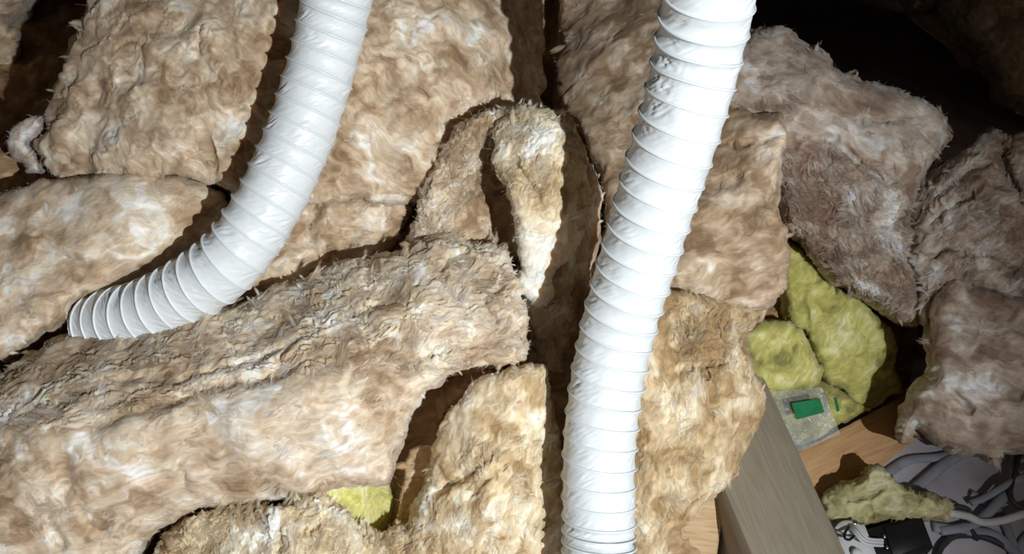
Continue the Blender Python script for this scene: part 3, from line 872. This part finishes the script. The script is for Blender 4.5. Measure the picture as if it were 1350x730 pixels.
# yellow wool
YK = dict(pal='yellow', flakes=0, angle=50, amp=(5, 3.0, 1.0, 0.35), lam=(60, 30, 14), flake=0.5)
b = wool('yellow_wool', [(1030, 380), (1032, 316), (1045, 318), (1062, 330), (1086, 352), (1112, 378), (1142, 398), (1166, 425), (1179, 460), (1183, 500), (1190, 514), (1165, 529), (1142, 540), (1112, 522), (1088, 505), (1076, 480), (1062, 440), (1040, 440)],
         [(1045, 340, 1.33), (1060, 400, 1.33), (1100, 400, 1.32), (1110, 450, 1.30), (1150, 430, 1.325), (1140, 490, 1.315), (1100, 490, 1.325), (1175, 520, 1.34)], thick=0.12, R=16, Rd=0.03, strands=350,
         creases=[([(1062, 370), (1058, 400), (1066, 440)], 5, 8)], patches=[(1120, 430, 40, 0.5), (1060, 360, 24, -0.5), (1165, 470, 14, -0.7)], **YK)
tag(b, 'larger yellow wool piece in the hollow under the fringed batt', 'insulation')
b = wool('yellow_wool', [(975, 440), (990, 430), (1030, 420), (1055, 432), (1071, 460), (1085, 490), (1080, 506), (1062, 514), (1040, 514), (1015, 520), (985, 500)],
         [(995, 460, 1.30), (1040, 440, 1.29), (1060, 480, 1.275), (1020, 490, 1.28), (1075, 500, 1.29)], thick=0.1, R=16, Rd=0.03, strands=250,
         patches=[(1010, 480, 18, -0.8), (1060, 490, 20, 0.5), (1030, 470, 14, -0.4)], **YK)
tag(b, 'smaller yellow wool lump above the clear wrap with green print', 'insulation')
b = wool('yellow_wool', [(1005, 512), (1040, 508), (1083, 500), (1100, 512), (1130, 528), (1150, 538), (1130, 549), (1098, 564), (1056, 586), (1035, 576)],
         [(1030, 530, 1.315), (1090, 515, 1.325), (1140, 550, 1.335), (1060, 580, 1.32)], thick=0.06, R=8, Rd=0.012, pal='yellow', angle=30, amp=(2, 1.2, 0.5, 0.25), strands=40, tone=-0.7, flakes=0)
tag(b, 'flat dull yellow slab beneath the clear wrap with green print', 'insulation')
b = wool('dirty_wool', [(1085, 660), (1092, 645), (1110, 634), (1130, 632), (1142, 620), (1150, 614), (1168, 620), (1178, 628), (1200, 640), (1212, 648), (1232, 652), (1252, 660), (1250, 685), (1225, 686), (1195, 684), (1160, 688), (1130, 690), (1095, 690)],
         [(1100, 660, 1.23), (1150, 640, 1.215), (1180, 660, 1.20), (1230, 670, 1.21), (1120, 680, 1.21), (1170, 680, 1.205)], thick=0.05, R=11, Rd=0.025, pal='dirty', angle=20, amp=(5, 5, 2, 0.4), lam=(30, 18, 12), strands=120, step=1.3,
         creases=[([(1110, 662), (1140, 655), (1170, 640)], 4, 10), ([(1145, 665), (1150, 690)], 4, 8), ([(1195, 650), (1215, 665)], 5, 8)],
         patches=[(1155, 680, 8, -1.0), (1195, 655, 10, -0.8), (1235, 662, 5, -1.2)])
tag(b, 'dirty greenish wool scrap lying over the black box', 'insulation')


# ------------------------------------------------------------------ ducts
def duct(name, path, radius, label, pitches, hand=1, crumple=()):
    """path: (px, py, depth) of the axis; pitches: (image fraction, pitch mm) along the length"""
    pts = np.array([unproj(*p) for p in path])
    c = catmull(pts, 24, closed=False)
    seg = np.linalg.norm(np.diff(c, axis=0), axis=1)
    s = np.concatenate([[0], np.cumsum(seg)])
    L = s[-1]
    ns = int(L / 0.0016)
    ss = np.linspace(0, L, ns)
    cc = np.stack([np.interp(ss, s, c[:, k]) for k in range(3)], 1)
    for _ in range(12):
        cc[1:-1] = (cc[:-2] + cc[1:-1] * 2 + cc[2:]) / 4
    T = np.gradient(cc, axis=0)
    T /= np.linalg.norm(T, axis=1, keepdims=True)
    U = np.zeros_like(T)
    u = np.cross(T[0], [0, 0, 1.0])
    for k in range(ns):
        u = u - T[k] * (u @ T[k])
        u /= np.linalg.norm(u)
        U[k] = u
    V = np.cross(T, U)
    pit = np.interp(ss / L, [p[0] for p in pitches], [p[1] / 1000 for p in pitches])
    phase = np.concatenate([[0], np.cumsum((ss[1] - ss[0]) / pit[:-1])])
    nt_ = 120
    th = np.linspace(0, 2 * math.pi, nt_, endpoint=False)
    fr = (phase[:, None] + hand * th[None] / (2 * math.pi)) % 1.0
    # inner side of a bend folds deeper
    kv = np.gradient(T, axis=0) / (ss[1] - ss[0])
    inner = (kv[:, None] * (np.cos(th)[None, :, None] * U[:, None] + np.sin(th)[None, :, None] * V[:, None])).sum(-1)
    sag = 0.0027 + 0.0012 * np.clip(inner, 0, 4) + 0.003 * np.clip((0.026 - pit) / 0.014, 0, 1)[:, None]
    prof = np.power(np.sin(math.pi * fr), 0.75)
    r = radius - sag * prof
    S, TH = np.meshgrid(ss * 1000, th, indexing='ij')
    a = np.cos(TH) * radius * 1000
    bb = np.sin(TH) * radius * 1000
    # slanting wrinkles in the sleeve, running diagonally between the wires
    arc = TH * radius * 1000
    band = np.floor(phase[:, None] + hand * th[None] / (2 * math.pi))
    x1 = (S / 0.75 - arc) / 6.0
    x2 = (S * 0.75 + arc) / 46
    wr = 1 - 2.2 * np.abs(perlin(np.stack([x1.ravel(), x2.ravel(), band.ravel() * 0.37], 1), 71)).reshape(S.shape)
    wr = wr + 0.5 * perlin(np.stack([x1.ravel() * 2.1, x2.ravel() * 1.5, band.ravel() * 0.37], 1), 74).reshape(S.shape)
    qm = np.stack([a.ravel() / 45, bb.ravel() / 45, S.ravel() / 38], 1)
    mk = smooth(-0.25, 0.45, perlin(qm, 72)).reshape(S.shape)
    fine = perlin(np.stack([a.ravel() / 9, bb.ravel() / 9, S.ravel() / 5], 1), 73).reshape(S.shape)
    r = r + (0.0015 * (0.3 + mk) * wr + 0.0003 * fine) * prof
    P0 = cc[:, None] + r[..., None] * (np.cos(th)[None, :, None] * U[:, None] + np.sin(th)[None, :, None] * V[:, None])
    for cpx, cpy, cr, cm in crumple:
        X = P0[..., 0] / P0[..., 2] * F + CX
        Y = P0[..., 1] / P0[..., 2] * F + CY
        front = (P0[..., 2] < cc[:, None, 2])
        w = np.exp(-((X - cpx) ** 2 + (Y - cpy) ** 2) / cr ** 2) * front
        cn = np.abs(perlin(np.stack([a.ravel() / 11, bb.ravel() / 11, S.ravel() / 9], 1), 75)).reshape(S.shape)
        r = r - cm / 1000 * w * (0.7 * cn + 0.5 * (wr < 0.1) * (0.1 - wr)) * prof
    P0 = cc[:, None] + r[..., None] * (np.cos(th)[None, :, None] * U[:, None] + np.sin(th)[None, :, None] * V[:, None])
    idx = np.arange(ns * nt_).reshape(ns, nt_)
    nxt = np.roll(idx, -1, 1)
    q = np.stack([idx[:-1], nxt[:-1], nxt[1:], idx[1:]], -1).reshape(-1, 4)
    root = empty(name, cc[-1])
    tag(root, label, 'duct')
    adopt(mesh_obj('vinyl_sleeve', P0.reshape(-1, 3), [q], VINYL), root)
    # wire helix
    turns = phase[-1]
    tt = np.arange(0, turns, 1 / 90)
    # position where phase + hand*th/2pi is an integer: th = -hand*2pi*phase
    sp = np.interp(tt, phase, ss)
    thh = -hand * 2 * math.pi * tt
    ci = np.stack([np.interp(sp, ss, cc[:, k]) for k in range(3)], 1)
    ui = np.stack([np.interp(sp, ss, U[:, k]) for k in range(3)], 1)
    vi = np.stack([np.interp(sp, ss, V[:, k]) for k in range(3)], 1)
    rad = np.cos(thh)[:, None] * ui + np.sin(thh)[:, None] * vi
    w = ci + rad * (radius - 0.0002)
    Tw = np.gradient(w, axis=0)
    Tw /= np.linalg.norm(Tw, axis=1, keepdims=True)
    bi = np.cross(Tw, rad)
    m = 8
    ph = np.linspace(0, 2 * math.pi, m, endpoint=False)
    wv = w[:, None] + 0.0016 * (np.cos(ph)[None, :, None] * rad[:, None] + np.sin(ph)[None, :, None] * bi[:, None])
    idx = np.arange(len(w) * m).reshape(-1, m)
    nxt = np.roll(idx, -1, 1)
    q = np.stack([idx[:-1], idx[1:], nxt[1:], nxt[:-1]], -1).reshape(-1, 4)
    adopt(mesh_obj('wire_coil', wv.reshape(-1, 3), [q], VINYL), root)
    return root


duct('flexible_duct', [(980, -330, 0.66), (960, -160, 0.73), (940, -40, 0.79), (922, 60, 0.845), (900, 150, 0.88), (872, 240, 0.92), (842, 340, 0.965), (816, 430, 1.0), (798, 520, 1.02), (790, 610, 1.03), (790, 690, 1.035), (790, 740, 1.035), (792, 800, 1.05)],
     0.0485, 'straight white flexible duct running down the middle right to the bottom edge',
     [(0, 28), (0.75, 28), (0.86, 26), (0.905, 13), (1, 12)], 1, [(880, 80, 26, 5.5), (866, 125, 26, 6), (850, 160, 18, 4)])
duct('flexible_duct', [(500, -330, 0.95), (475, -160, 1.02), (455, -50, 1.06), (440, 20, 1.085), (420, 100, 1.10), (390, 190, 1.105), (350, 275, 1.105), (300, 345, 1.11), (240, 388, 1.13), (190, 412, 1.15), (155, 421, 1.17), (128, 430, 1.195)],
     0.0480, 'white flexible duct curving down to the left and ending between two batts',
     [(0, 27), (0.6, 27), (0.85, 26), (1, 24)], 1)


# ------------------------------------------------------------------ timbers, wrap, box, cables
def beam(name, top, thick_vec, mat, label, cat='joist'):
    """top: four camera-frame corners in order; thick_vec: camera-frame vector of the depth"""
    top = np.array(top)
    n = 24
    u = np.linspace(0, 1, n)
    a = top[0] + (top[3] - top[0]) * u[:, None]
    b_ = top[1] + (top[2] - top[1]) * u[:, None]
    w = b_ - a
    W = np.linalg.norm(w, axis=1).mean()
    tv = np.array(thick_vec)
    Tk = np.linalg.norm(tv)
    bev = 0.002
    prof = []
    for (s, t) in ((bev / W, 0), (0.25, 0), (0.5, 0), (0.75, 0), (1 - bev / W, 0), (1, bev / Tk), (1, 1), (0, 1), (0, bev / Tk)):
        prof.append((s, t))
    rows = []
    gr = []
    Lx = np.linalg.norm(a[-1] - a[0]) * 1000
    for (s, t) in prof:
        rows.append(a + w * s + tv * t)
        gr.append(np.stack([u * Lx / 14, np.full(n, s * W * 1000), np.full(n, t * Tk * 1000)], 1))
    v = np.stack(rows, 1)
    g = np.stack(gr, 1)
    v = v + 0.0006 * perlin(v.reshape(-1, 3) * 60, 81).reshape(v.shape[:2])[..., None]
    m = len(prof)
    idx = np.arange(n * m).reshape(n, m)
    nxt = np.roll(idx, -1, 1)
    q = np.stack([idx[:-1], nxt[:-1], nxt[1:], idx[1:]], -1).reshape(-1, 4)
    v = v.reshape(-1, 3)
    ends = np.array([[idx[0, k], idx[0, (k + 1) % m], len(v)] for k in range(m)] + [[idx[-1, (k + 1) % m], idx[-1, k], len(v) + 1] for k in range(m)])
    v = np.concatenate([v, v[:m].mean(0, keepdims=True), v[-m:].mean(0, keepdims=True)])
    g = g.reshape(-1, 3)
    g = np.concatenate([g, g[:1], g[-1:]])
    o = mesh_obj(name, v, [q, ends], mat, attrs={'grain': ('FLOAT_VECTOR', g)}, shade=False)
    return tag(o, label, cat)


DW = BASIS @ np.array([0, 0, -1.0])         # world down in the camera frame
ZT = 0.135
beam('timber_joist', [on_plane(1143, 790, ZT), on_plane(1019, 800, ZT), on_plane(896, 500, ZT), on_plane(1004, 490, ZT)][::1], DW * ZT, GREY_TIMBER,
     'grey dusty timber joist running down from under the wool strip to the bottom edge')
beam('timber_joist', [unproj(1040, 602, 1.30), unproj(1070, 668, 1.27), unproj(1245, 592, 1.37), unproj(1215, 508, 1.40)], np.array([0.02, 0.01, 0.045]), ORANGE_TIMBER,
     'orange timber cross piece between the grey joist and the hanging batt')
beam('timber_board', [unproj(958, 640, 1.195), unproj(936, 800, 1.18), unproj(840, 800, 1.165), unproj(850, 620, 1.185)], DW * 0.03, TAN_TIMBER,
     'tan board partly buried under wool left of the grey joist', 'board')

# clear wrap with green print
wrap = empty('plastic_wrap', unproj(1060, 580, 1.30))
tag(wrap, 'crinkled clear plastic wrap with green print on the yellow slab', 'wrapping')


def sheet(name, corners, depth, nu, nv, mat, parent, amp=0.004, seed=0, thick=0.0012):
    c = np.array(corners, float)
    u, v = np.meshgrid(np.linspace(0, 1, nu), np.linspace(0, 1, nv))
    p = ((1 - u) * (1 - v))[..., None] * c[0] + (u * (1 - v))[..., None] * c[1] + (u * v)[..., None] * c[2] + ((1 - u) * v)[..., None] * c[3]
    p = p.reshape(-1, 2)
    q = np.concatenate([p / 16, np.full((len(p), 1), 3.1)], 1)
    z = depth + amp * (np.abs(perlin(q, 91)) * 1.5 + 0.6 * np.abs(perlin(q * 2.7, 92)))
    f0 = unproj(p[:, 0], p[:, 1], z)
    f1 = unproj(p[:, 0], p[:, 1], z + thick)
    idx = np.arange(nu * nv).reshape(nv, nu)
    qd = np.stack([idx[:-1, :-1], idx[1:, :-1], idx[1:, 1:], idx[:-1, 1:]], -1).reshape(-1, 4)
    rim = np.concatenate([idx[0], idx[1:, -1], idx[-1, -2::-1], idx[-2:0:-1, 0]])
    r2 = np.roll(rim, -1)
    n = nu * nv
    rq = np.stack([rim, r2, r2 + n, rim + n], 1)
    return adopt(mesh_obj(name, np.concatenate([f0, f1]), [qd, qd[:, ::-1] + n, rq], mat), parent)


sheet('clear_film', [(1008, 516), (1084, 510), (1108, 572), (1052, 596)], 1.286, 60, 50, FILM, wrap)
sheet('green_print', [(1043, 531), (1081, 525), (1087, 543), (1050, 553)], 1.2800, 20, 14, GREEN, wrap, 0.0012)
sheet('green_print', [(1099, 524), (1103, 523), (1107, 541), (1103, 543)], 1.2810, 6, 12, GREEN, wrap, 0.0012)


def tube(name, path, rad, mat, parent=None, flat=1.0, seg=10):
    pts = np.array(path, float)
    c = catmull(pts, 10, closed=False)
    T = np.gradient(c, axis=0)
    T /= np.linalg.norm(T, axis=1, keepdims=True) + 1e-9
    up = -DW
    side = np.cross(T, up)
    side /= np.linalg.norm(side, axis=1, keepdims=True) + 1e-9
    nn = np.cross(side, T)
    ph = np.linspace(0, 2 * math.pi, seg, endpoint=False)
    v = c[:, None] + rad * (np.cos(ph)[None, :, None] * side[:, None] + flat * np.sin(ph)[None, :, None] * nn[:, None])
    idx = np.arange(len(c) * seg).reshape(-1, seg)
    nxt = np.roll(idx, -1, 1)
    q = np.stack([idx[:-1], idx[1:], nxt[1:], nxt[:-1]], -1).reshape(-1, 4)
    v = v.reshape(-1, 3)
    k = len(v)
    caps = np.array([[idx[0, j], nxt[0, j], k] for j in range(seg)] + [[nxt[-1, j], idx[-1, j], k + 1] for j in range(seg)])
    v = np.concatenate([v, c[:1], c[-1:]])
    o = mesh_obj(name, v, [q, caps], mat)
    return adopt(o, parent) if parent is not None else o


def floor_path(pts, z=0.006):
    return [on_plane(x, y, z if len(r) == 0 else r[0]) for x, y, *r in pts]


CABLES = [
    ([(1252, 676, 0.05), (1275, 680, 0.03), (1295, 688, 0.02), (1320, 686, 0.02), (1350, 677, 0.025), (1420, 655, 0.03)], 0.0062, WHITE_CABLE, 'white round cable curving out from under the dirty wool scrap to the right edge'),
    ([(1150, 640), (1175, 620), (1200, 606), (1240, 602), (1290, 590)], 0.008, GREY_CABLE, 'grey cable arching up past the end of the orange timber'),
    ([(1200, 650, 0.008), (1225, 628, 0.008), (1250, 608, 0.008), (1290, 585, 0.008)], 0.009, GREY_CABLE, 'grey cable climbing under the hanging batt beside the dirty scrap'),
    ([(1340, 560, 0.02), (1338, 610, 0.02), (1336, 640, 0.02), (1318, 660, 0.02), (1285, 690, 0.012), (1240, 700, 0.008)], 0.0075, GREY_CABLE, 'grey cable hanging down from the right batt then bending left'),
    ([(1346, 590, 0.03), (1338, 625, 0.03), (1332, 650, 0.03), (1345, 668, 0.025), (1400, 690, 0.02)], 0.004, DARK_CABLE, 'thin dark cable crossing the knot of cables at the right edge'),
    ([(1255, 668, 0.03), (1268, 668, 0.03), (1278, 674, 0.025), (1276, 690, 0.012), (1290, 712, 0.008)], 0.004, DARK_CABLE, 'thin dark cable looping out beside the white round cable'),
    ([(1232, 760), (1236, 730), (1245, 715), (1262, 705), (1300, 708), (1340, 730), (1360, 760)], 0.006, DARK_CABLE, 'dark cable looping along the bottom right of the black box'),
    ([(1230, 694), (1270, 700), (1310, 705), (1345, 735), (1370, 770)], 0.009, GREY_CABLE, 'thick grey cable sweeping from the black box to the bottom right corner'),
    ([(1280, 650), (1310, 668), (1325, 690), (1335, 720), (1340, 770)], 0.008, GREY_CABLE, 'grey cable descending steeply under the white round cable'),
    ([(1330, 745), (1345, 720), (1365, 700), (1420, 680)], 0.007, GREY_CABLE, 'short grey cable rising at the bottom right corner'),
    ([(1280, 663, 0.014), (1300, 655, 0.016), (1325, 640, 0.03), (1345, 630, 0.03), (1420, 600, 0.03)], 0.0055, GREY_CABLE, 'grey cable lying above the white round cable'),
]
for pts, rad, mat, lab in CABLES:
    z0 = rad * 0.6
    tag(tube('electric_cable', floor_path([p if len(p) > 2 else (*p, z0) for p in pts]), rad, mat, flat=0.62 if mat is GREY_CABLE else 1.0), lab, 'cable', 'cables on the ceiling boards')


# black box under the dirty scrap
def wbox(name, quad, z1, z0, mat, parent, bev=0.004):
    """upright box over a four-cornered footprint given by pixels on its top plane"""
    t = np.array([on_plane(x, y, z1) for x, y in quad])
    ctr = t.mean(0)
    rows = []
    for z, ins in ((z1, bev), (z1 - bev, 0), (z0, 0)):
        dz = (z1 - z)
        rows.append(ctr + (t - ctr) * (1 - ins / np.linalg.norm(t - ctr, axis=1, keepdims=True)) + DW * dz)
    v = np.concatenate(rows)
    f = [(0, 1, 2, 3), (11, 10, 9, 8)]
    for r in range(2):
        for k in range(4):
            f.append((r * 4 + k, r * 4 + 4 + k, r * 4 + 4 + (k + 1) % 4, r * 4 + (k + 1) % 4))
    return adopt(mesh_obj(name, v, [np.array(f)[:, ::-1]], mat, shade=False), parent)


bx = empty('junction_box', on_plane(1190, 720, 0.0))
tag(bx, 'black box with two small screws under the dirty wool scrap', 'electrical box')
wbox('housing', [(1130, 700), (1215, 676), (1232, 720), (1150, 760)], 0.05, 0.0, BLACK, bx)
wbox('lid', [(1166, 694), (1216, 680), (1229, 716), (1178, 734)], 0.054, 0.05, BLACK, bx, 0.002)


def disc_on(name, px, py, z, r, h, mat, parent, seg=16, a0=0.0, a1=2 * math.pi, hole=None):
    c = on_plane(px, py, z)
    ex = np.array([1.0, 0, 0])
    ey = BASIS @ np.array([0, 1.0, 0])
    full = abs(a1 - a0 - 2 * math.pi) < 1e-6
    th = np.linspace(a0, a1, seg, endpoint=not full)
    ring = lambda rr, dz: c + rr * (np.cos(th)[:, None] * ex + np.sin(th)[:, None] * ey) + DW * dz
    v = np.concatenate([[c], ring(r * 0.92, 0), ring(r, h * 0.3), ring(r, h), [c + DW * h]])
    n = len(th)
    f3, f4 = [], []
    last = n if full else n - 1
    for k in range(last):
        j = (k + 1) % n
        f3.append((0, 1 + k, 1 + j))
        f4.append((1 + k, 1 + n + k, 1 + n + j, 1 + j))
        f4.append((1 + n + k, 1 + 2 * n + k, 1 + 2 * n + j, 1 + n + j))
        f3.append((len(v) - 1, 1 + 2 * n + j, 1 + 2 * n + k))
    if not full:
        for k in (0, n - 1):
            f4.append((0, 1 + k, 1 + n + k, len(v) - 1))
            f3.append((1 + n + k, 1 + 2 * n + k, len(v) - 1))
    return adopt(mesh_obj(name, v, [np.array(f3), np.array(f4)], mat, shade=False), parent)


disc_on('screw', 1166.5, 706.5, 0.0555, 0.0026, 0.003, STEEL, bx)
disc_on('screw', 1170, 721, 0.0555, 0.0026, 0.003, STEEL, bx)

rose = empty('light_fitting', on_plane(1130, 720, 0.0))
tag(rose, 'broken white plastic light fitting with bare wires beside the grey joist', 'electrical fitting')
wbox('base_plate', [(1101, 693), (1140, 690), (1168, 760), (1122, 770)], 0.052, 0.02, WHITE_PL, rose, 0.002)
disc_on('round_rim', 1124, 706, 0.060, 0.026, 0.010, WHITE_PL, rose, 24, -0.35, 2.6)
disc_on('terminal_hole', 1127.5, 687.5, 0.0612, 0.0045, 0.002, STEEL, rose)
disc_on('terminal_hole', 1121.5, 692.5, 0.0614, 0.0040, 0.002, STEEL, rose)
disc_on('bare_dome', 1131, 728, 0.062, 0.0075, 0.008, WHITE_PL, rose, 18)
for k, (dx, dy) in enumerate(((0, 0), (2, -3.5), (-1, 4))):
    tube('white_wire', [on_plane(1120 + dx, 694 + dy * 0.4, 0.060), on_plane(1128 + dx, 699 + dy, 0.070), on_plane(1138 + dx, 710 + dy, 0.070), on_plane(1148, 714 + dy, 0.066), on_plane(1164, 715 + dy, 0.060)], 0.0022, WHITE_CABLE, rose)
tube('black_wire', [on_plane(1119, 694, 0.062), on_plane(1114, 702, 0.072), on_plane(1114, 709, 0.074), on_plane(1120, 711, 0.070), on_plane(1126, 706, 0.064)], 0.002, BLACK, rose)
